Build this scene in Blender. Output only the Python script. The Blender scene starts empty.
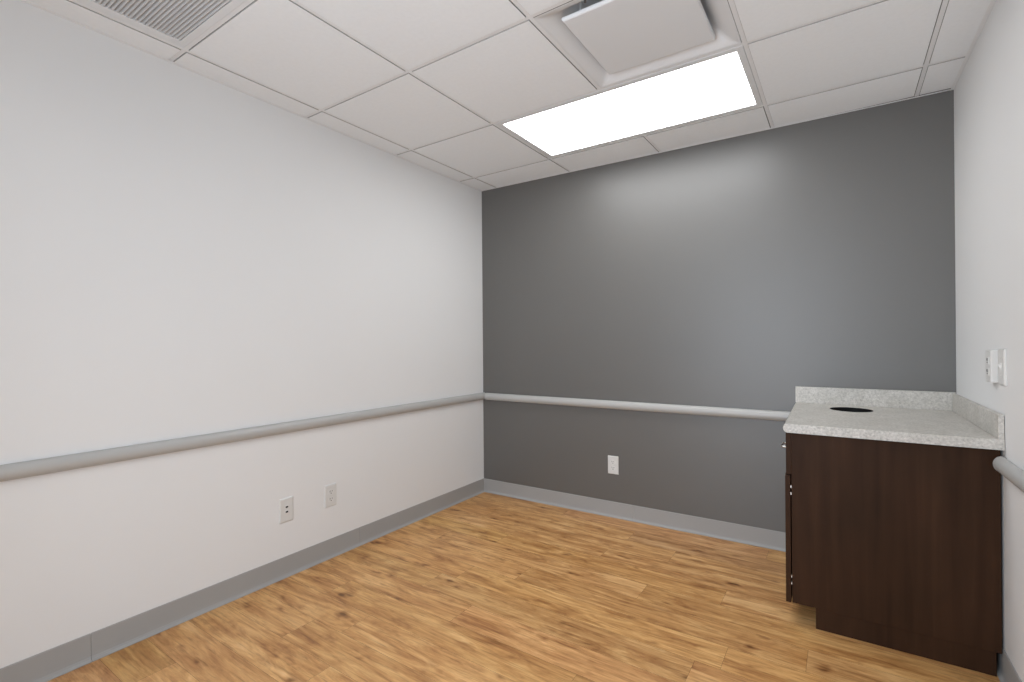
import bpy, bmesh, math, random
from mathutils import Matrix, Vector

random.seed(7)
S = bpy.context.scene
COL = S.collection
PI = math.pi

# ------------------------------------------------------------------ camera
cd = bpy.data.cameras.new('camera')
cam = bpy.data.objects.new('camera', cd)
COL.objects.link(cam)
cd.sensor_fit = 'HORIZONTAL'
cd.sensor_width = 36.0
cd.lens = 488.9 / 1024 * 36.0
cd.clip_start = 0.02
R_ = Vector((0.8285, 0.5600, -0.0078)).normalized()
F_ = Vector((-0.5600, 0.8285, 0.0011))
F_ = (F_ - R_ * F_.dot(R_)).normalized()
U_ = R_.cross(F_).normalized()
M = Matrix((R_, U_, -F_)).transposed().to_4x4()
M.translation = Vector((2.2859, -2.9824, 1.1462))
cam.matrix_world = M
S.camera = cam

# ------------------------------------------------------------------ world, exposure
W = bpy.data.worlds.new('world')
S.world = W
W.use_nodes = True
W.node_tree.nodes['Background'].inputs[0].default_value = (0.9, 0.95, 1, 1)
W.node_tree.nodes['Background'].inputs[1].default_value = 0.3
S.view_settings.view_transform = 'Standard'
S.view_settings.look = 'None'
S.view_settings.gamma = 1.0
S.view_settings.use_curve_mapping = False
S.view_settings.exposure = 0.0
LAMP = 8.9            # radiance of the visible ceiling lamp's lens
FILL_REAR = 2.0       # radiance of the unseen panel added behind the camera as fill
FILL_DOOR = 59.0           # power of the fill light added beyond the doorway, no known source
LCOL = (0.955, 0.97, 0.985)

# ------------------------------------------------------------------ helpers
def new_mat(name):
    m = bpy.data.materials.new(name)
    m.use_nodes = True
    nt = m.node_tree
    b = nt.nodes['Principled BSDF']
    return m, nt, b

def N(nt, t, **kw):
    n = nt.nodes.new(t)
    for k, v in kw.items():
        setattr(n, k, v)
    return n

def lk(nt, a, b):
    nt.links.new(a, b)

def ramp(nt, stops, interp='LINEAR'):
    r = N(nt, 'ShaderNodeValToRGB')
    cr = r.color_ramp
    cr.interpolation = interp
    while len(cr.elements) > 1:
        cr.elements.remove(cr.elements[-1])
    cr.elements[0].position = stops[0][0]
    cr.elements[0].color = stops[0][1]
    for p, c in stops[1:]:
        e = cr.elements.new(p)
        e.color = c
    return r

def g(v):
    return (v, v, v, 1)

def simple(name, col, rough=0.5, bump=0.0, bscale=200, spec=0.5, metallic=0.0, var=0.0, vscale=3.0):
    m, nt, b = new_mat(name)
    b.inputs['Base Color'].default_value = (*col, 1)
    b.inputs['Roughness'].default_value = rough
    b.inputs['Metallic'].default_value = metallic
    b.inputs['Specular IOR Level'].default_value = spec
    tc = N(nt, 'ShaderNodeTexCoord')
    if bump > 0:
        n = N(nt, 'ShaderNodeTexNoise')
        n.inputs['Scale'].default_value = bscale
        n.inputs['Detail'].default_value = 3
        lk(nt, tc.outputs['Object'], n.inputs['Vector'])
        bp = N(nt, 'ShaderNodeBump')
        bp.inputs['Strength'].default_value = bump
        bp.inputs['Distance'].default_value = 0.001
        lk(nt, n.outputs['Fac'], bp.inputs['Height'])
        lk(nt, bp.outputs['Normal'], b.inputs['Normal'])
    if var > 0:
        n = N(nt, 'ShaderNodeTexNoise')
        n.inputs['Scale'].default_value = vscale
        n.inputs['Detail'].default_value = 4
        lk(nt, tc.outputs['Object'], n.inputs['Vector'])
        lo = tuple(c * (1 - var) for c in col) + (1,)
        hi = tuple(min(1, c * (1 + var)) for c in col) + (1,)
        r = ramp(nt, [(0.3, lo), (0.7, hi)])
        lk(nt, n.outputs['Fac'], r.inputs['Fac'])
        lk(nt, r.outputs['Color'], b.inputs['Base Color'])
    return m

def box(bm, x0, x1, y0, y1, z0, z1):
    vs = [bm.verts.new((x, y, z)) for z in (z0, z1) for y in (y0, y1) for x in (x0, x1)]
    for f in ((0, 2, 3, 1), (4, 5, 7, 6), (0, 1, 5, 4), (2, 6, 7, 3), (0, 4, 6, 2), (1, 3, 7, 5)):
        bm.faces.new([vs[i] for i in f])
    return vs

def prism(bm, pts, z0, z1):
    """vertical prism from an xy polygon"""
    a = [bm.verts.new((x, y, z0)) for x, y in pts]
    b = [bm.verts.new((x, y, z1)) for x, y in pts]
    n = len(pts)
    bm.faces.new(a[::-1])
    bm.faces.new(b)
    for i in range(n):
        bm.faces.new((a[i], a[(i + 1) % n], b[(i + 1) % n], b[i]))

def extrude_profile(bm, prof, x0, x1, caps=True):
    """closed (y,z) profile swept along x"""
    a = [bm.verts.new((x0, y, z)) for y, z in prof]
    b = [bm.verts.new((x1, y, z)) for y, z in prof]
    n = len(prof)
    for i in range(n):
        bm.faces.new((a[i], a[(i + 1) % n], b[(i + 1) % n], b[i]))
    if caps:
        bm.faces.new(a[::-1])
        bm.faces.new(b)

def cyl(bm, c, r, axis, h, n=24):
    """solid cylinder centred at c along axis ('x','y','z')"""
    rings = []
    for s in (-h / 2, h / 2):
        ring = []
        for i in range(n):
            t = 2 * PI * i / n
            u, v = r * math.cos(t), r * math.sin(t)
            p = {'x': (s, u, v), 'y': (u, s, v), 'z': (u, v, s)}[axis]
            ring.append(bm.verts.new((c[0] + p[0], c[1] + p[1], c[2] + p[2])))
        rings.append(ring)
    for i in range(n):
        bm.faces.new((rings[0][i], rings[0][(i + 1) % n], rings[1][(i + 1) % n], rings[1][i]))
    bm.faces.new(rings[0][::-1])
    bm.faces.new(rings[1])

def obj(name, bm, mat, parent=None, smooth=False, bevel=0.0, segs=2):
    bmesh.ops.recalc_face_normals(bm, faces=bm.faces)
    me = bpy.data.meshes.new(name)
    if smooth:
        for f in bm.faces:
            f.smooth = True
    bm.to_mesh(me)
    bm.free()
    o = bpy.data.objects.new(name, me)
    COL.objects.link(o)
    if mat:
        me.materials.append(mat)
    if parent:
        o.parent = parent
    if bevel > 0:
        bv = o.modifiers.new('bevel', 'BEVEL')
        bv.width = bevel
        bv.segments = segs
        bv.limit_method = 'ANGLE'
        bv.angle_limit = math.radians(40)
    if smooth:
        try:
            me.set_sharp_from_angle(angle=math.radians(35))
        except Exception:
            pass
    return o

def thing(name, label, cat, loc, rz, group=None):
    o = bpy.data.objects.new(name, None)
    COL.objects.link(o)
    o.empty_display_size = 0.05
    o.location = loc
    o.rotation_euler = (0, 0, rz)
    o['label'] = label
    o['category'] = cat
    if group:
        o['group'] = group
    return o

def struct(o, label=None):
    o['kind'] = 'structure'
    if label:
        o['label'] = label
    return o

# ------------------------------------------------------------------ room data
H = 2.3042            # ceiling height (underside of the tile grid)
RW = 2.7225           # right wall at the back corner
BS, LS, RS = 0.0193, -0.0068, -0.0090
YR = -3.65            # rear wall
A_BACK = math.atan(BS)
A_LEFT = PI / 2 - math.atan(LS)
A_RIGHT = -PI / 2 - math.atan(RS)
CR = (RW, BS * RW)                                   # back right corner
LX = lambda y: LS * y
RX = lambda y: RW + RS * y
def lpos(y): return (LX(y), y)                       # point on left wall
def rpos(y): return (RX(y), y)
def bpos(x): return (x, BS * x)

# ------------------------------------------------------------------ materials
m_white = simple('white_wall_paint', (0.76, 0.76, 0.755), 0.55, 0.12, 260, 0.35, var=0.006, vscale=2)
m_grey = simple('dark_grey_wall_paint', (0.116, 0.112, 0.105), 0.42, 0.12, 260, 0.7, var=0.015, vscale=2)
m_tile = simple('ceiling_tile', (0.885, 0.91, 0.93), 0.9, 0.2, 700, 0.1, var=0.012, vscale=60)
m_edge = simple('raw_tile_edge', (0.42, 0.415, 0.40), 0.9, spec=0.1)
m_blade = simple('grille_enamel', (0.60, 0.605, 0.61), 0.5, spec=0.3)
m_grid = simple('white_grid_metal', (0.84, 0.85, 0.86), 0.45, spec=0.4)
m_metal = simple('white_enamel_metal', (0.78, 0.795, 0.81), 0.4, spec=0.5)
m_base = simple('grey_vinyl_base', (0.345, 0.338, 0.325), 0.65, 0.05, 150, 0.3, var=0.02, vscale=4)
m_rail = simple('grey_vinyl_rail', (0.44, 0.435, 0.42), 0.38, 0.04, 300, 0.5)
m_plate = simple('white_plastic', (0.67, 0.665, 0.645), 0.35, spec=0.5)
m_dev = simple('white_device_plastic', (0.70, 0.695, 0.675), 0.35, spec=0.5)
m_slot = simple('black_slot', (0.012, 0.012, 0.012), 0.6, spec=0.2)
m_black = simple('black_plastic', (0.008, 0.008, 0.008), 0.6, spec=0.2)
m_chrome = simple('brushed_nickel', (0.50, 0.49, 0.47), 0.42, metallic=1.0)
m_recess = simple('dark_plenum', (0.10, 0.10, 0.10), 0.9)

def mat_emit(name, strength):
    m, nt, b = new_mat(name)
    b.inputs['Base Color'].default_value = (0.8, 0.8, 0.8, 1)
    b.inputs['Emission Color'].default_value = (*LCOL, 1)
    b.inputs['Emission Strength'].default_value = strength
    return m
m_lens = mat_emit('lit_lens', LAMP)
m_lens_fill = mat_emit('fill_lens_rear', FILL_REAR)

# vinyl wood planks (UV carries each plank's own offset, 'tone' its own tint)
def mat_floor():
    m, nt, b = new_mat('wood_vinyl_plank')
    uv = N(nt, 'ShaderNodeUVMap'); uv.uv_map = 'plank'
    def mapped(sx, sy, off=0.0):
        mp = N(nt, 'ShaderNodeMapping')
        mp.inputs['Scale'].default_value = (sx, sy, 1)
        mp.inputs['Location'].default_value = (off, off * 1.7, 0)
        lk(nt, uv.outputs['UV'], mp.inputs['Vector'])
        return mp.outputs['Vector']
    def noise(vec, scale, detail, dist=0.0, rough=0.55):
        n = N(nt, 'ShaderNodeTexNoise')
        n.inputs['Scale'].default_value = scale
        n.inputs['Detail'].default_value = detail
        n.inputs['Roughness'].default_value = rough
        n.inputs['Distortion'].default_value = dist
        lk(nt, vec, n.inputs['Vector'])
        return n.outputs['Fac']
    # broad figure along the plank
    n1 = noise(mapped(1.0, 8.0), 2.4, 8, 1.1, 0.64)
    c1 = ramp(nt, [(0.26, (0.31, 0.130, 0.042, 1)), (0.38, (0.49, 0.240, 0.084, 1)),
                   (0.50, (0.62, 0.335, 0.126, 1)), (0.62, (0.73, 0.430, 0.180, 1)),
                   (0.78, (0.82, 0.54, 0.265, 1))])
    lk(nt, n1, c1.inputs['Fac'])
    # fine grain streaks
    n2 = noise(mapped(1.0, 16.0, 3.1), 7.0, 7, 0.5, 0.65)
    c2 = ramp(nt, [(0.30, (0.60, 0.56, 0.52, 1)), (0.44, (0.93, 0.92, 0.91, 1)), (0.52, g(1.0)), (0.72, (1.14, 1.17, 1.2, 1))])
    lk(nt, n2, c2.inputs['Fac'])
    mx = N(nt, 'ShaderNodeMix', data_type='RGBA', blend_type='MULTIPLY')
    mx.inputs[0].default_value = 1.0
    lk(nt, c1.outputs['Color'], mx.inputs[6]); lk(nt, c2.outputs['Color'], mx.inputs[7])
    # smoky brown blotches
    n3 = noise(mapped(1.3, 4.0, 7.7), 3.6, 5, 0.8, 0.6)
    c3 = ramp(nt, [(0.27, (0.62, 0.54, 0.49, 1)), (0.41, (0.88, 0.84, 0.81, 1)), (0.52, g(1.0)), (0.72, (1.04, 1.06, 1.10, 1))])
    lk(nt, n3, c3.inputs['Fac'])
    mx2 = N(nt, 'ShaderNodeMix', data_type='RGBA', blend_type='MULTIPLY')
    mx2.inputs[0].default_value = 1.0
    lk(nt, mx.outputs[2], mx2.inputs[6]); lk(nt, c3.outputs['Color'], mx2.inputs[7])
    # small knots
    vo = N(nt, 'ShaderNodeTexNoise')
    vo.inputs['Scale'].default_value = 16.0
    vo.inputs['Detail'].default_value = 2
    lk(nt, mapped(0.45, 1.0, 11.3), vo.inputs['Vector'])
    c4 = ramp(nt, [(0.25, (0.32, 0.24, 0.18, 1)), (0.32, (0.78, 0.72, 0.68, 1)), (0.40, g(1.0))])
    lk(nt, vo.outputs['Fac'], c4.inputs['Fac'])
    mx3 = N(nt, 'ShaderNodeMix', data_type='RGBA', blend_type='MULTIPLY')
    mx3.inputs[0].default_value = 1.0
    lk(nt, mx2.outputs[2], mx3.inputs[6]); lk(nt, c4.outputs['Color'], mx3.inputs[7])
    at = N(nt, 'ShaderNodeAttribute'); at.attribute_name = 'tone'
    mx4 = N(nt, 'ShaderNodeMix', data_type='RGBA', blend_type='MULTIPLY')
    mx4.inputs[0].default_value = 1.0
    lk(nt, mx3.outputs[2], mx4.inputs[6]); lk(nt, at.outputs['Color'], mx4.inputs[7])
    lk(nt, mx4.outputs[2], b.inputs['Base Color'])
    b.inputs['Roughness'].default_value = 0.42
    b.inputs['Specular IOR Level'].default_value = 0.4
    bp = N(nt, 'ShaderNodeBump')
    bp.inputs['Strength'].default_value = 0.12
    bp.inputs['Distance'].default_value = 0.001
    lk(nt, n2, bp.inputs['Height']); lk(nt, bp.outputs['Normal'], b.inputs['Normal'])
    return m
m_floor = mat_floor()

def mat_cabinet():
    m, nt, b = new_mat('espresso_wood')
    tc = N(nt, 'ShaderNodeTexCoord')
    mp = N(nt, 'ShaderNodeMapping'); mp.inputs['Scale'].default_value = (30, 30, 1.6)
    lk(nt, tc.outputs['Object'], mp.inputs['Vector'])
    n = N(nt, 'ShaderNodeTexNoise'); n.inputs['Scale'].default_value = 1.0; n.inputs['Detail'].default_value = 6
    n.inputs['Distortion'].default_value = 0.5
    lk(nt, mp.outputs['Vector'], n.inputs['Vector'])
    r = ramp(nt, [(0.25, (0.0275, 0.0125, 0.0060, 1)), (0.55, (0.0385, 0.0180, 0.0088, 1)), (0.8, (0.050, 0.0240, 0.0120, 1))])
    lk(nt, n.outputs['Fac'], r.inputs['Fac'])
    mp2 = N(nt, 'ShaderNodeMapping'); mp2.inputs['Scale'].default_value = (5, 5, 3)
    lk(nt, tc.outputs['Object'], mp2.inputs['Vector'])
    n2 = N(nt, 'ShaderNodeTexNoise'); n2.inputs['Scale'].default_value = 1.0; n2.inputs['Detail'].default_value = 3
    lk(nt, mp2.outputs['Vector'], n2.inputs['Vector'])
    r2 = ramp(nt, [(0.3, (0.84, 0.86, 0.86, 1)), (0.7, (1.14, 1.1, 1.1, 1))])
    lk(nt, n2.outputs['Fac'], r2.inputs['Fac'])
    mx = N(nt, 'ShaderNodeMix', data_type='RGBA', blend_type='MULTIPLY'); mx.inputs[0].default_value = 1
    lk(nt, r.outputs['Color'], mx.inputs[6]); lk(nt, r2.outputs['Color'], mx.inputs[7])
    lk(nt, mx.outputs[2], b.inputs['Base Color'])
    b.inputs['Roughness'].default_value = 0.5
    b.inputs['Specular IOR Level'].default_value = 0.10
    return m
m_cab = mat_cabinet()

def mat_counter():
    m, nt, b = new_mat('speckled_stone_laminate')
    tc = N(nt, 'ShaderNodeTexCoord')
    n1 = N(nt, 'ShaderNodeTexNoise'); n1.inputs['Scale'].default_value = 120; n1.inputs['Detail'].default_value = 4
    n1.inputs['Roughness'].default_value = 0.7
    lk(nt, tc.outputs['Object'], n1.inputs['Vector'])
    r1 = ramp(nt, [(0.30, (0.33, 0.315, 0.285, 1)), (0.43, (0.47, 0.455, 0.425, 1)), (0.55, (0.55, 0.53, 0.495, 1)), (0.70, (0.66, 0.65, 0.61, 1))])
    lk(nt, n1.outputs['Fac'], r1.inputs['Fac'])
    n2 = N(nt, 'ShaderNodeTexNoise'); n2.inputs['Scale'].default_value = 18; n2.inputs['Detail'].default_value = 3
    lk(nt, tc.outputs['Object'], n2.inputs['Vector'])
    r2 = ramp(nt, [(0.35, (0.93, 0.92, 0.90, 1)), (0.65, (1.05, 1.04, 1.03, 1))])
    lk(nt, n2.outputs['Fac'], r2.inputs['Fac'])
    mx = N(nt, 'ShaderNodeMix', data_type='RGBA', blend_type='MULTIPLY'); mx.inputs[0].default_value = 1
    lk(nt, r1.outputs['Color'], mx.inputs[6]); lk(nt, r2.outputs['Color'], mx.inputs[7])
    lk(nt, mx.outputs[2], b.inputs['Base Color'])
    b.inputs['Roughness'].default_value = 0.4
    return m
m_counter = mat_counter()

# ------------------------------------------------------------------ room shell
TH = 0.10
bm = bmesh.new()                      # floor: sub-slab + individual planks with hairline joints
uvl = bm.loops.layers.uv.new('plank')
tone = bm.loops.layers.color.new('tone')
box(bm, -0.1, 2.9, YR - 0.1, 0.16, -0.05, -0.0012)
for f in bm.faces:
    for l in f.loops:
        l[tone] = (0.30, 0.27, 0.25, 1)
        l[uvl].uv = (l.vert.co.x, l.vert.co.y)
PW, PL = 0.1475, 1.205
known = {-1: 1.84, -2: 1.21, -3: 1.53, 0: 1.52, 1: 0.968, 3: 1.84, 4: 0.943, 5: 0.317, 6: 0.634, 2: 0.72}
prnd = random.Random(21)
gap = 0.00035
for k in range(-6, 24):
    y1 = -0.73 - PW * k
    y0 = y1 - PW
    if y0 > 0.16 or y1 < YR - 0.05:
        continue
    j0 = known.get(k, prnd.uniform(0, PL))
    x = j0 - PL * math.ceil((j0 + 0.1) / PL)
    while x < 2.9:
        xa, xb = max(x, -0.1), min(x + PL, 2.9)
        if xb - xa > 0.01:
            tv = prnd.uniform(0.94, 1.05)
            tint = (tv, tv * prnd.uniform(0.985, 1.01), tv * prnd.uniform(0.95, 1.04), 1)
            ou, ov = prnd.uniform(0, 40), prnd.uniform(0, 40)
            vs = [bm.verts.new(p) for p in ((xa + gap, y0 + gap, 0), (xb - gap, y0 + gap, 0), (xb - gap, y1 - gap, 0), (xa + gap, y1 - gap, 0))]
            f = bm.faces.new(vs)
            for l in f.loops:
                l[uvl].uv = (l.vert.co.x + ou, l.vert.co.y + ov)
                l[tone] = tint
        x += PL
me = bpy.data.meshes.new('floor'); bm.to_mesh(me); bm.free()
me.materials.append(m_floor)
floor = bpy.data.objects.new('floor', me); COL.objects.link(floor); struct(floor, 'honey brown wood-look plank floor')

WT = 2.42   # wall top, above the hung ceiling
def wall_poly(name, pts, mat, label):
    b_ = bmesh.new(); prism(b_, pts, -0.05, WT)
    return struct(obj(name, b_, mat), label)
wall_poly('wall_left', [(LX(0), 0), (LX(0) - TH, 0), (LX(YR) - TH, YR), (LX(YR), YR)], m_white, 'plain off-white left wall')
wall_poly('wall_back', [(-TH, -BS * TH), (RW + TH, BS * (RW + TH)), (RW + TH, BS * RW + TH), (-TH, TH)], m_grey, 'dark grey painted accent wall')
wall_poly('wall_right', [(CR[0], CR[1]), (RX(YR), YR), (RX(YR) + TH, YR), (CR[0] + TH, CR[1])], m_white, 'off-white right wall')
# rear wall (behind the camera) with an unseen doorway added to let fill light in
DX0, DX1, DH = 1.20, 2.12, 2.06
b_ = bmesh.new()
box(b_, -0.12, DX0, YR - TH, YR, -0.05, WT)
box(b_, DX1, 2.9, YR - TH, YR, -0.05, WT)
box(b_, DX0, DX1, YR - TH, YR, DH, WT)
struct(obj('wall_rear', b_, m_white), 'off-white wall behind the viewer with a doorway added for fill light')
b_ = bmesh.new()
for x0, x1 in ((DX0 - 0.04, DX0 + 0.012), (DX1 - 0.012, DX1 + 0.04)):
    box(b_, x0, x1, YR - TH - 0.012, YR + 0.012, 0, DH + 0.04)
box(b_, DX0, DX1, YR - TH - 0.012, YR + 0.012, DH - 0.012, DH + 0.04)
struct(obj('added_door_1', b_, m_base), 'grey metal frame of the doorway added for fill light')

# ceiling ---------------------------------------------------------------
T = 0.6096
GX = 0.1413 + 0.008     # first grid bar along y
GY = -0.2684 - 0.008    # first grid bar along x
CH = 0.0080           # half width of the visible bar
GF, GN = 0.0028, 0.0010   # hairline gaps beside each bar
DROP = 0.0024         # tile faces hang a little below the bars
def gx(i): return GX + (i - 1) * T
def gy(j): return GY - j * T
fixtures = {(2, 0), (3, 0), (3, 1), (1, 3), (3, 4), (4, 4)}   # cells holding a lamp, diffuser or grille: (column, row)
bm = bmesh.new()
def tile(x0, x1, y0, y1):
    e = 0.0006
    zb = H - DROP
    a = [(x0, y0), (x1, y0), (x1, y1), (x0, y1)]
    c = [(x0 + e, y0 + e), (x1 - e, y0 + e), (x1 - e, y1 - e), (x0 + e, y1 - e)]
    top = [bm.verts.new((x, y, H + 0.0028)) for x, y in a]
    mid = [bm.verts.new((x, y, zb + e * 0.6)) for x, y in a]
    bot = [bm.verts.new((x, y, zb)) for x, y in c]
    bm.faces.new(top); bm.faces.new(bot[::-1])
    for i in range(4):
        j = (i + 1) % 4
        for q in ((top[i], mid[i], mid[j], top[j]), (mid[i], bot[i], bot[j], mid[j])):
            bm.faces.new(q).material_index = 1          # raw, unpainted tile edge
for i in range(0, 6):
    for j in range(-1, 7):
        if (i, j) in fixtures:
            continue
        x0 = gx(i) + CH + GN if i > 0 else 0.004
        x1 = gx(i + 1) - CH - GF if i < 5 else RX(-1) + 0.004
        y1 = gy(j) - CH - GN if j >= 0 else 0.03
        y0 = gy(j + 1) + CH + GF if j < 6 else YR + 0.004
        y0 = max(y0, YR + 0.004)
        if y1 - y0 < 0.02:
            continue
        tile(x0, x1, y0, y1)
ceiling = struct(obj('ceiling', bm, m_tile), 'white suspended tile ceiling')
ceiling.data.materials.append(m_edge)
bm = bmesh.new()
for i in range(1, 6):
    for j in range(-1, 6):                      # bars are interrupted where a two-cell lamp sits
        if i == 3 and j == 0 or i == 4 and j == 4:
            continue
        ya = gy(j) - (CH if j >= 0 else 0) if j >= 0 else 0.04
        yb = max(gy(j + 1) - CH, YR)
        if j + 1 == 4 and i == 4 or j + 1 == 0 and i == 3:
            yb = gy(j + 1) + CH
        box(bm, gx(i) - CH, gx(i) + CH, yb, ya, H, H + 0.003)
for j in range(0, 7):
    if gy(j) > YR:
        box(bm, 0.0, RX(-2), gy(j) - CH, gy(j) + CH, H + 0.0002, H + 0.003)
obj('grid_bars', bm, m_grid, ceiling)
bm = bmesh.new()                              # wall angle all round
w = 0.013
z0, z1 = H - DROP - 0.0018, H - DROP - 0.0003
prism(bm, [(LX(0), 0), (LX(0) + w, -0.001), (LX(YR) + w, YR), (LX(YR), YR)], z0, z1)
prism(bm, [CR, (RX(YR), YR), (RX(YR) - w, YR), (CR[0] - w, CR[1])], z0, z1)
prism(bm, [(w, BS * w - 0.001), (w, BS * w - w), (RW - w, CR[1] - w), (RW - w, CR[1] - 0.001)], z0, z1)
obj('wall_angle', bm, m_grid, ceiling)
bm = bmesh.new()
box(bm, -0.12, 2.92, YR - 0.1, 0.18, 2.40, 2.42)
obj('deck', bm, m_recess, ceiling)

# baseboards ---------------------------------------------------------------
BH = 0.0995
def base_run(name, origin, rz, s0, s1, seams, label):
    """cove base: local x along the wall, local -y into the room"""
    prof = [(0.0, 0.0), (-0.016, 0.0), (-0.0165, 0.0015), (-0.0115, 0.0038), (-0.0068, 0.0085), (-0.0042, 0.016), (-0.0036, 0.028), (-0.0034, BH - 0.003), (-0.0022, BH), (0.0, BH)]
    bm = bmesh.new()
    cuts = [s0] + sorted(seams) + [s1]
    for a, b in zip(cuts[:-1], cuts[1:]):
        extrude_profile(bm, prof, a + (0.0006 if a != s0 else 0), b - (0.0006 if b != s1 else 0))
    o = obj(name, bm, m_base)
    o.location = (origin[0], origin[1], 0)
    o.rotation_euler = (0, 0, rz)
    return struct(o, label)
base_run('baseboard_back', (0, 0), A_BACK, 0.0, 2.09, [1.181], 'grey vinyl cove base along the dark wall')
base_run('baseboard_left', lpos(0), A_LEFT, YR, -0.0, [-2.372, -1.176], 'grey vinyl cove base along the white left wall')
base_run('baseboard_right', CR, A_RIGHT, 0.60, 3.60, [1.9], 'grey vinyl cove base along the right wall')

# ------------------------------------------------------------------ wall guard rails
def rail(label, origin, rz, s0, s1, zc, left_cap=False, right_cap=False):
    t = thing('wall_guard_rail', label, 'guard rail', (origin[0], origin[1], zc), rz, 'grey handrail guards around the room')
    hh, dp = 0.027, 0.031
    n = 14
    prof = [(0.0, -hh * 0.80), (-0.004, -hh * 0.93)]
    for i in range(n + 1):
        a = -PI / 2 + PI * i / n
        prof.append((-(0.008 + (dp - 0.008) * math.cos(a)), hh * math.sin(a)))
    prof += [(-0.004, hh * 0.93), (0.0, hh * 0.80)]
    bm = bmesh.new()
    extrude_profile(bm, prof, s0, s1, caps=True)
    obj('rail_cover', bm, m_rail, t, smooth=True)
    for flag, s, d in ((left_cap, s0, -1), (right_cap, s1, 1)):
        if flag:
            bm = bmesh.new()
            rings = []
            for q in range(5):
                u = q / 4
                sc = math.cos(u * PI / 2 * 0.55)
                x = s + d * 0.010 * math.sin(u * PI / 2)
                rings.append([bm.verts.new((x, -dp * 0.42 + (y + dp * 0.42) * 1.03 * sc if y < -0.001 else 0.0, z * 1.03 * sc)) for y, z in prof])
            for r0, r1 in zip(rings[:-1], rings[1:]):
                for i in range(len(prof)):
                    j = (i + 1) % len(prof)
                    bm.faces.new((r0[i], r0[j], r1[j], r1[i]))
            bm.faces.new(rings[-1])
            bm.faces.new(rings[0][::-1])
            obj('end_cap', bm, m_rail, t, smooth=True)
    return t
rail('grey rounded guard rail on the dark grey wall, ending at the cabinet', (0, 0), A_BACK, 0.034, 2.078, 0.7305)
rail('long grey rounded guard rail on the white left wall', lpos(0), A_LEFT, -3.64, -0.002, 0.7325)
rail('short grey guard rail stub on the right wall beside the cabinet', CR, A_RIGHT, 0.790, 3.55, 0.7265, left_cap=True)

# ------------------------------------------------------------------ ceiling lamps (the rear one is added fill)
def troffer(label, i0, j0, lens):
    x0, x1 = gx(i0) + 0.0092, gx(i0 + 2) - 0.0092
    y1, y0 = gy(j0) - 0.0092, gy(j0 + 1) + 0.0092
    cx, cy = (x0 + x1) / 2, (y0 + y1) / 2
    t = thing('ceiling_light', label, 'ceiling light', (cx, cy, H), 0)
    hx, hy = (x1 - x0) / 2, (y1 - y0) / 2
    lx, ly = 0.574, 0.2665
    bm = bmesh.new()
    z0 = -0.0015
    box(bm, -hx, -lx, -hy, hy, z0, 0.05)
    box(bm, lx, hx, -hy, hy, z0, 0.05)
    box(bm, -lx, lx, -hy, -ly, z0, 0.05)
    box(bm, -lx, lx, ly, hy, z0, 0.05)
    box(bm, -hx, hx, -hy, hy, 0.05, 0.055)
    obj('frame', bm, m_metal, t)
    bm = bmesh.new()
    box(bm, -lx, lx, -ly, ly, 0.0025, 0.008)
    obj('lens_panel', bm, lens, t)
    return t
troffer('lit flat rectangular panel light in the ceiling beside the square air diffuser', 2, 0, m_lens)
troffer('unseen rectangular panel light added in the ceiling behind the viewer as fill', 3, 4, m_lens_fill)  # unseen panel, added to even out the room light

# ------------------------------------------------------------------ square supply diffuser
def supply(i, j):
    cx, cy = gx(i) + T / 2, gy(j) - T / 2
    t = thing('air_diffuser', 'square white ceiling air diffuser with a flat centre plate', 'air diffuser', (cx, cy, H), 0)
    h = T / 2 - 0.0092
    prof = [(h, -0.001), (h - 0.008, -0.001), (h - 0.012, 0.001), (h - 0.022, 0.004), (0.262, 0.010), (0.245, 0.022), (0.225, 0.042), (0.200, 0.070), (0.180, 0.085)]
    bm = bmesh.new()
    def rings(prof, top):
        prev = None
        for r, z in prof:
            cr = max(0.0, min(0.03, (h - r) * 0.5))
            ring = []
            for sx, sy, a0 in ((1, 1, 0), (-1, 1, 90), (-1, -1, 180), (1, -1, 270)):
                for q in range(5):
                    a = math.radians(a0 + q * 22.5)
                    ring.append(bm.verts.new((sx * (r - cr) + cr * math.cos(a), sy * (r - cr) + cr * math.sin(a), z)))
            if prev:
                for k in range(len(ring)):
                    l = (k + 1) % len(ring)
                    bm.faces.new((prev[k], prev[l], ring[l], ring[k]))
            prev = ring
        if top:
            bm.faces.new(prev)
    rings(prof, True)
    obj('cone', bm, m_metal, t, smooth=True)
    bm = bmesh.new()
    p = 0.218
    prof2 = [(p - 0.030, 0.014), (p, 0.014), (p + 0.001, 0.010), (p - 0.001, 0.003), (p - 0.005, 0.0)]
    prev = None
    first = None
    for r, z in prof2:
        ring = [bm.verts.new((sx * r - 0.004, sy * r, z)) for sx, sy in ((1, 1), (-1, 1), (-1, -1), (1, -1))]
        if prev:
            for k in range(4):
                bm.faces.new((prev[k], prev[(k + 1) % 4], ring[(k + 1) % 4], ring[k]))
        else:
            first = ring
        prev = ring
    bm.faces.new(prev); bm.faces.new(first[::-1])
    obj('centre_plate', bm, m_metal, t)
    for sx in (-1, 1):
        for sy in (-1, 1):
            bm = bmesh.new()
            cyl(bm, (sx * 0.17, sy * 0.17, 0.047), 0.004, 'z', 0.078, 10)
            obj('hanger_pin', bm, m_metal, t, smooth=True)
    bm = bmesh.new()
    cyl(bm, (-0.118, -0.243, 0.020), 0.0045, 'z', 0.010, 12)
    obj('clip', bm, m_recess, t)
    return t
supply(3, 1)

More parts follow.
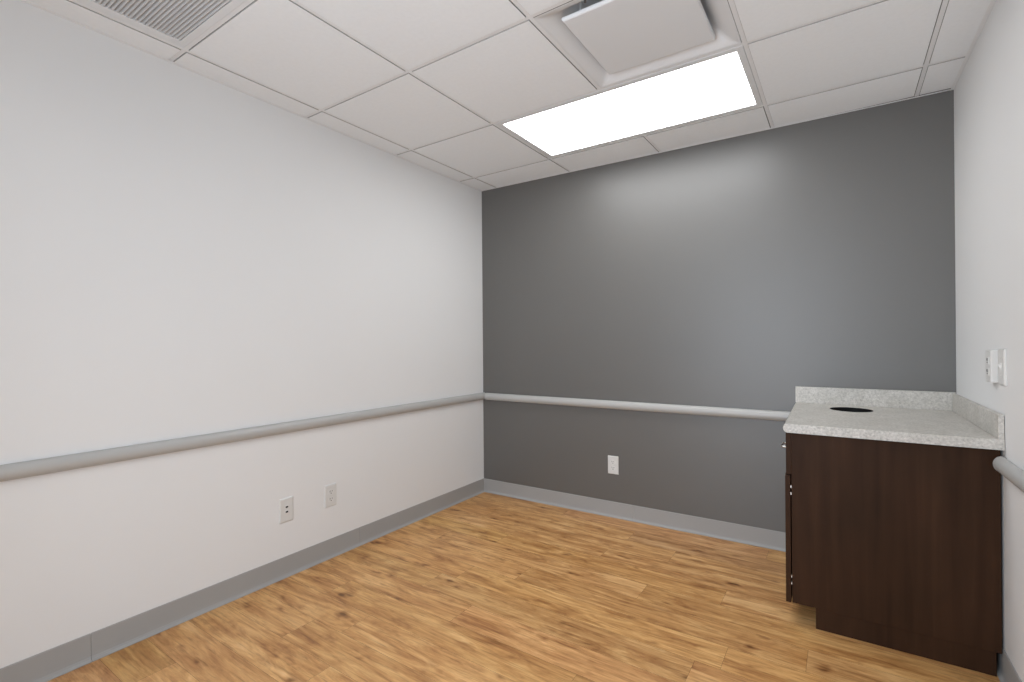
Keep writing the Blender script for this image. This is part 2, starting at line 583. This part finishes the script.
# ------------------------------------------------------------------ return air grille
def grille(i, j):
    cx, cy = gx(i) + T / 2, gy(j) - T / 2
    t = thing('return_air_grille', 'square white louvred return air grille in the ceiling corner', 'air vent', (cx, cy, H), 0)
    h = T / 2 - 0.0092
    q, qy = 0.254, 0.269
    bm = bmesh.new()
    z0, z1 = -0.001, 0.020
    box(bm, -h, -q, -h, h, z0, z1); box(bm, q, h, -h, h, z0, z1)
    box(bm, -q, q, -h, -qy, z0, z1); box(bm, -q, q, qy, h, z0, z1)
    obj('frame', bm, m_metal, t)
    bm = bmesh.new()
    pitch = 0.0128
    n = int(2 * qy / pitch)
    for k in range(n + 1):
        y = qy - 0.006 - k * pitch
        # slanted blade, leaning 40 degrees
        pr = [(y, 0.0), (y + 0.0034, 0.0), (y - 0.0076, 0.0115), (y - 0.0092, 0.0115)]
        pr = [(max(-qy, a), b) for a, b in pr]
        extrude_profile(bm, pr, -q, q)
    obj('louvre_blades', bm, m_blade, t)
    bm = bmesh.new()
    box(bm, -q, q, -qy, qy, 0.018, 0.020)
    obj('backing', bm, m_recess, t)
    return t
grille(1, 3)

# ------------------------------------------------------------------ wall plates (face local -y)
def plate_bm(bm, w, h, d=0.0055, e=0.004):
    a = [(-w / 2, -h / 2), (w / 2, -h / 2), (w / 2, h / 2), (-w / 2, h / 2)]
    c = [(x - math.copysign(e, x), z - math.copysign(e, z)) for x, z in a]
    back = [bm.verts.new((x, 0, z)) for x, z in a]
    mid = [bm.verts.new((x, -d * 0.45, z)) for x, z in a]
    fr = [bm.verts.new((x, -d, z)) for x, z in c]
    bm.faces.new(back[::-1]); bm.faces.new(fr)
    for i in range(4):
        j = (i + 1) % 4
        bm.faces.new((back[i], back[j], mid[j], mid[i]))
        bm.faces.new((mid[i], mid[j], fr[j], fr[i]))

def duplex(label, pos, rz, z, sockets=True, group=None, w=0.072, h=0.117, d=0.0055, slots=True):
    t = thing('wall_outlet', label, 'outlet', (pos[0], pos[1], z), rz, group)
    bm = bmesh.new(); plate_bm(bm, w, h, d)
    obj('cover_plate', bm, m_plate, t)
    for dz in (-0.0195, 0.0195):
        bm = bmesh.new()
        n = 24                                     # socket face: circle flattened top and bottom
        pts = []
        for k in range(n):
            a = 2 * PI * k / n
            pts.append((0.0172 * math.cos(a), max(-0.0135, min(0.0135, 0.0172 * math.sin(a)))))
        f0 = [bm.verts.new((x, -d + 0.0005, zz + dz)) for x, zz in pts]
        f1 = [bm.verts.new((x, -d - 0.0016, zz + dz)) for x, zz in pts]
        bm.faces.new(f1); bm.faces.new(f0[::-1])
        for k in range(n):
            bm.faces.new((f0[k], f0[(k + 1) % n], f1[(k + 1) % n], f1[k]))
        s = obj('socket_face', bm, m_dev, t)
        bm = bmesh.new()
        yy = -d - 0.0016
        box(bm, -0.0078, -0.0052, yy - 0.0004, yy + 0.001, dz + 0.000, dz + 0.009)
        box(bm, 0.0052, 0.0078, yy - 0.0004, yy + 0.001, dz + 0.001, dz + 0.008)
        cyl(bm, (0, yy, dz - 0.0065), 0.0026, 'y', 0.0012, 12)
        obj('slot', bm, m_slot, s)
    bm = bmesh.new(); cyl(bm, (0, -d - 0.0003, 0), 0.003, 'y', 0.0014, 14)
    obj('screw', bm, m_plate, t)
    return t
xb = 1.0445
duplex('white duplex outlet low on the dark grey wall', bpos(xb), A_BACK, 0.338)
yl = -1.362
duplex('white duplex outlet low on the white left wall, nearer the corner', lpos(yl), A_LEFT, 0.3305)
# data plate: two dark jacks
yl = -1.614
t = thing('data_outlet', 'white wall plate with two small dark jacks low on the left wall', 'wall plate', (*lpos(yl), 0.3265), A_LEFT)
bm = bmesh.new(); plate_bm(bm, 0.072, 0.117)
obj('cover_plate', bm, m_plate, t)
for dz in (-0.008, 0.016):
    bm = bmesh.new(); box(bm, -0.010, 0.010, -0.0072, -0.005, dz - 0.009, dz + 0.009)
    s = obj('jack_frame', bm, m_dev, t, bevel=0.0006)
    bm = bmesh.new(); box(bm, -0.0065, 0.0065, -0.0076, -0.0070, dz - 0.0045, dz + 0.0035)
    obj('jack_opening', bm, m_slot, s)
for dz in (-0.048, 0.048):
    bm = bmesh.new(); cyl(bm, (0, -0.0058, dz), 0.003, 'y', 0.0014, 14)
    obj('screw', bm, m_plate, t)

# right wall: raised outlet box and light switch
yr = -0.622
t = thing('wall_outlet', 'white raised outlet box on the right wall, farther from the viewer than the switch', 'outlet', (*rpos(yr), 1.047), A_RIGHT)
bm = bmesh.new(); box(bm, -0.036, 0.036, -0.0195, 0.0, -0.056, 0.056)
obj('box', bm, m_plate, t, bevel=0.003)
for dz in (-0.0195, 0.0195):
    bm = bmesh.new(); box(bm, -0.017, 0.017, -0.021, -0.0190, dz - 0.0135, dz + 0.0135)
    s = obj('socket_face', bm, m_dev, t, bevel=0.0006)
    bm = bmesh.new()
    box(bm, -0.0085, -0.0050, -0.0216, -0.0206, dz - 0.001, dz + 0.009)
    box(bm, 0.0050, 0.0085, -0.0216, -0.0206, dz - 0.001, dz + 0.009)
    cyl(bm, (0, -0.0211, dz - 0.0065), 0.003, 'y', 0.001, 12)
    obj('slot', bm, m_slot, s)
yr = -0.722
t = thing('light_switch', 'white light switch plate on the right wall above the worktop, nearest the viewer', 'light switch', (*rpos(yr), 1.049), A_RIGHT)
bm = bmesh.new(); plate_bm(bm, 0.074, 0.121, 0.007)
obj('cover_plate', bm, m_plate, t)
bm = bmesh.new(); box(bm, -0.008, 0.008, -0.0085, -0.006, -0.014, 0.014)
s = obj('toggle_surround', bm, m_dev, t, bevel=0.0006)
bm = bmesh.new()
vs = [(-0.004, -0.008, -0.007), (0.004, -0.008, -0.007), (0.004, -0.008, 0.005), (-0.004, -0.008, 0.005),
      (-0.003, -0.014, 0.005), (0.003, -0.014, 0.005), (0.003, -0.013, 0.010), (-0.003, -0.013, 0.010)]
v = [bm.verts.new(p) for p in vs]
for f in ((0, 1, 2, 3), (7, 6, 5, 4), (0, 4, 5, 1), (1, 5, 6, 2), (2, 6, 7, 3), (3, 7, 4, 0)):
    bm.faces.new([v[i] for i in f])
obj('toggle', bm, m_plate, t)
for dz in (-0.030, 0.030):
    bm = bmesh.new(); cyl(bm, (0, -0.0073, dz), 0.003, 'y', 0.0014, 14)
    obj('screw', bm, m_plate, t)

# ------------------------------------------------------------------ base cabinet
# local frame: origin at the back right corner on the floor, -x to the left, -y to the viewer
cab = thing('base_cabinet', 'dark espresso wood base cabinet standing in the right corner', 'cabinet', (CR[0], CR[1], 0), A_BACK)
CW = 0.758          # local depth from the back wall to the end panel
CF = -0.6262        # carcass front
ZT, ZB = 0.7725, 0.0840
XR = -0.0145
bm = bmesh.new()
box(bm, CF, XR, -CW, -CW + 0.018, ZB, ZT)
obj('end_panel', bm, m_cab, cab, bevel=0.0008)
bm = bmesh.new()
box(bm, CF, XR, -0.022, -0.004, ZB, ZT)
obj('far_end_panel', bm, m_cab, cab)
bm = bmesh.new()
box(bm, CF, XR, -CW + 0.018, -0.022, ZB, ZB + 0.018)
obj('bottom_panel', bm, m_cab, cab)
bm = bmesh.new()
box(bm, XR - 0.012, XR, -CW + 0.018, -0.022, ZB + 0.018, ZT)
obj('back_panel', bm, m_cab, cab)
bm = bmesh.new()
y0, y1 = -CW + 0.018, -0.022
box(bm, CF, CF + 0.02, y0, y1, ZT - 0.03, ZT)
box(bm, CF, CF + 0.02, y0, y1, 0.586, 0.606)
box(bm, CF, CF + 0.02, (y0 + y1) / 2 - 0.02, (y0 + y1) / 2 + 0.02, ZB + 0.018, ZT - 0.03)
obj('face_frame', bm, m_cab, cab)
bm = bmesh.new()
box(bm, CF + 0.080, -0.027, -CW + 0.006, -0.01, 0.0, ZB)
obj('toe_kick', bm, m_cab, cab, bevel=0.0008)
ym = -CW / 2
def pull(parent, yc, zc, xf):
    bm = bmesh.new()
    r, n, L, P = 0.0042, 10, 0.048, 0.026
    path = [(xf, yc - L), (xf - P * 0.75, yc - L), (xf - P * 0.95, yc - L + 0.006), (xf - P, yc - L + 0.014),
            (xf - P, yc + L - 0.014), (xf - P * 0.95, yc + L - 0.006), (xf - P * 0.75, yc + L), (xf, yc + L)]
    prev = None
    for k, (x, y) in enumerate(path):
        a = path[max(0, k - 1)]; b = path[min(len(path) - 1, k + 1)]
        d = Vector((b[0] - a[0], b[1] - a[1], 0)).normalized()
        s = Vector((-d.y, d.x, 0))
        ring = [bm.verts.new(Vector((x, y, zc)) + s * r * math.cos(2 * PI * q / n) + Vector((0, 0, 1)) * r * math.sin(2 * PI * q / n)) for q in range(n)]
        if prev:
            for q in range(n):
                bm.faces.new((prev[q], prev[(q + 1) % n], ring[(q + 1) % n], ring[q]))
        else:
            bm.faces.new(ring[::-1])
        prev = ring
    bm.faces.new(prev)
    o = obj('handle', bm, m_chrome, parent, smooth=True)
    o['label'] = 'brushed metal bow pull'
for k, (a, b) in enumerate(((-CW + 0.001, ym - 0.0015), (ym + 0.0015, -0.006))):
    bm = bmesh.new(); box(bm, CF - 0.019, CF - 0.0002, a, b, 0.600, 0.770)
    d = obj('drawer', bm, m_cab, cab, bevel=0.001)
    pull(d, (a + b) / 2, 0.683, CF - 0.019)
    off = 0.0035 if k == 0 else 0.001
    bm = bmesh.new(); box(bm, CF - 0.019 - off, CF - off, a, b, 0.082, 0.597)
    d = obj('door', bm, m_cab, cab, bevel=0.001)
    if k == 0:
        for z in (0.537, 0.175):
            for dz in (-0.014, 0.014):
                bm = bmesh.new(); box(bm, CF - off, CF, a + 0.0002, a + 0.014, z + dz - 0.005, z + dz + 0.005)
                h_ = obj('hinge', bm, m_chrome, d); h_['label'] = 'small shiny metal hinge'

# ------------------------------------------------------------------ worktop
top = thing('worktop', 'speckled grey stone-look worktop with a round hole on the dark cabinet', 'countertop', (CR[0], CR[1], ZT + 0.0005), A_BACK)
inv = (Matrix.Translation((CR[0], CR[1], 0)) @ Matrix.Rotation(A_BACK, 4, 'Z')).inverted()
def toloc(x, y):
    p = inv @ Vector((x, y, 0)); return (p.x, p.y)
WTK = 0.0355                                    # worktop thickness
YN = -0.785                                     # near edge
rn = toloc(*rpos(-0.735)); rb = toloc(*rpos(0.03))
def rx_at(y):                                   # right wall in cabinet frame
    k = (y - rb[1]) / (rn[1] - rb[1]); return rb[0] + (rn[0] - rb[0]) * k
XF = -0.6525
bm = bmesh.new()
# flat field with the hole
hc = toloc(2.318, -0.146); hr = 0.086
xs = XF + 0.016
outer = [(xs, YN), (rx_at(YN) - 0.001, YN), (rx_at(-0.001) - 0.001, -0.001), (xs, -0.001)]
ov = [bm.verts.new((x, y, WTK)) for x, y in outer]
hn = 48
hv = [bm.verts.new((hc[0] + hr * math.cos(2 * PI * k / hn), hc[1] + hr * math.sin(2 * PI * k / hn), WTK)) for k in range(hn)]
oe = [bm.edges.new((ov[i], ov[(i + 1) % 4])) for i in range(4)]
he = [bm.edges.new((hv[i], hv[(i + 1) % hn])) for i in range(hn)]
bmesh.ops.triangle_fill(bm, edges=oe + he, use_beauty=True)
# remove any face filling the hole
kill = [f for f in bm.faces if (f.calc_center_median().xy - Vector(hc)).length < hr * 0.97 and all(v in hv for v in f.verts)]
if kill:
    bmesh.ops.delete(bm, geom=kill, context='FACES_ONLY')
geo = bmesh.ops.duplicate(bm, geom=bm.verts[:] + bm.edges[:] + bm.faces[:])
vmap = geo['vert_map']
for v_ in [e for e in geo['geom'] if isinstance(e, bmesh.types.BMVert)]:
    v_.co.z = 0.0
for ring in (ov, hv):
    n = len(ring)
    for i in range(n):
        a, b = ring[i], ring[(i + 1) % n]
        bm.faces.new((a, b, vmap[b], vmap[a]))
# rolled nose along the left (front) edge
nose = [(xs, 0.0)]
rr = WTK / 2
for k in range(9):
    a = -PI / 2 - PI * k / 8
    nose.append((xs + 0.016 * math.cos(a), rr + rr * math.sin(a)))
a = [bm.verts.new((x, YN, z)) for x, z in nose[1:]]
b = [bm.verts.new((x, -0.001, z)) for x, z in nose[1:]]
for i in range(len(a) - 1):
    bm.faces.new((a[i], a[i + 1], b[i + 1], b[i]))
bm.faces.new(a); bm.faces.new(b[::-1])
obj('slab', bm, m_counter, top, smooth=True)
bm = bmesh.new()
box(bm, -0.6465, rx_at(-0.01) - 0.003, -0.020, -0.001, WTK, 0.1215)
obj('back_splash', bm, m_counter, top, bevel=0.0015)
bm = bmesh.new()
sp = 0.016
prism(bm, [(rx_at(YN + 0.001) - 0.001, YN + 0.001), (rx_at(-0.0205) - 0.001, -0.0205), (rx_at(-0.0205) - sp, -0.0205), (rx_at(YN + 0.001) - sp, YN + 0.001)], WTK, 0.1165)
obj('side_splash', bm, m_counter, top, bevel=0.0015)
bm = bmesh.new()
for r0, r1, z0, z1 in ((hr - 0.0002, hr - 0.004, -0.03, WTK + 0.0008),):
    ro = [[bm.verts.new((hc[0] + r * math.cos(2 * PI * k / hn), hc[1] + r * math.sin(2 * PI * k / hn), z)) for k in range(hn)] for r, z in ((r0, z0), (r0, z1), (r1, z1), (r1, z0))]
    for q in range(4):
        A, B = ro[q], ro[(q + 1) % 4]
        for k in range(hn):
            bm.faces.new((A[k], A[(k + 1) % hn], B[(k + 1) % hn], B[k]))
o = obj('hole_liner', bm, m_black, top, smooth=True)
o['label'] = 'black liner of the round hole'

# ------------------------------------------------------------------ invented area light beyond the added doorway (behind the camera), brightens the room
ld = bpy.data.lights.new('doorway_fill', 'AREA')
ld.shape = 'RECTANGLE'; ld.size = 0.88; ld.size_y = 1.95; ld.energy = FILL_DOOR; ld.color = (0.87, 0.97, 1.09)
lo = bpy.data.objects.new('doorway_fill', ld); COL.objects.link(lo)
lo.location = ((DX0 + DX1) / 2, YR - 0.35, 1.1)
lo.rotation_euler = (math.radians(90), 0, 0)
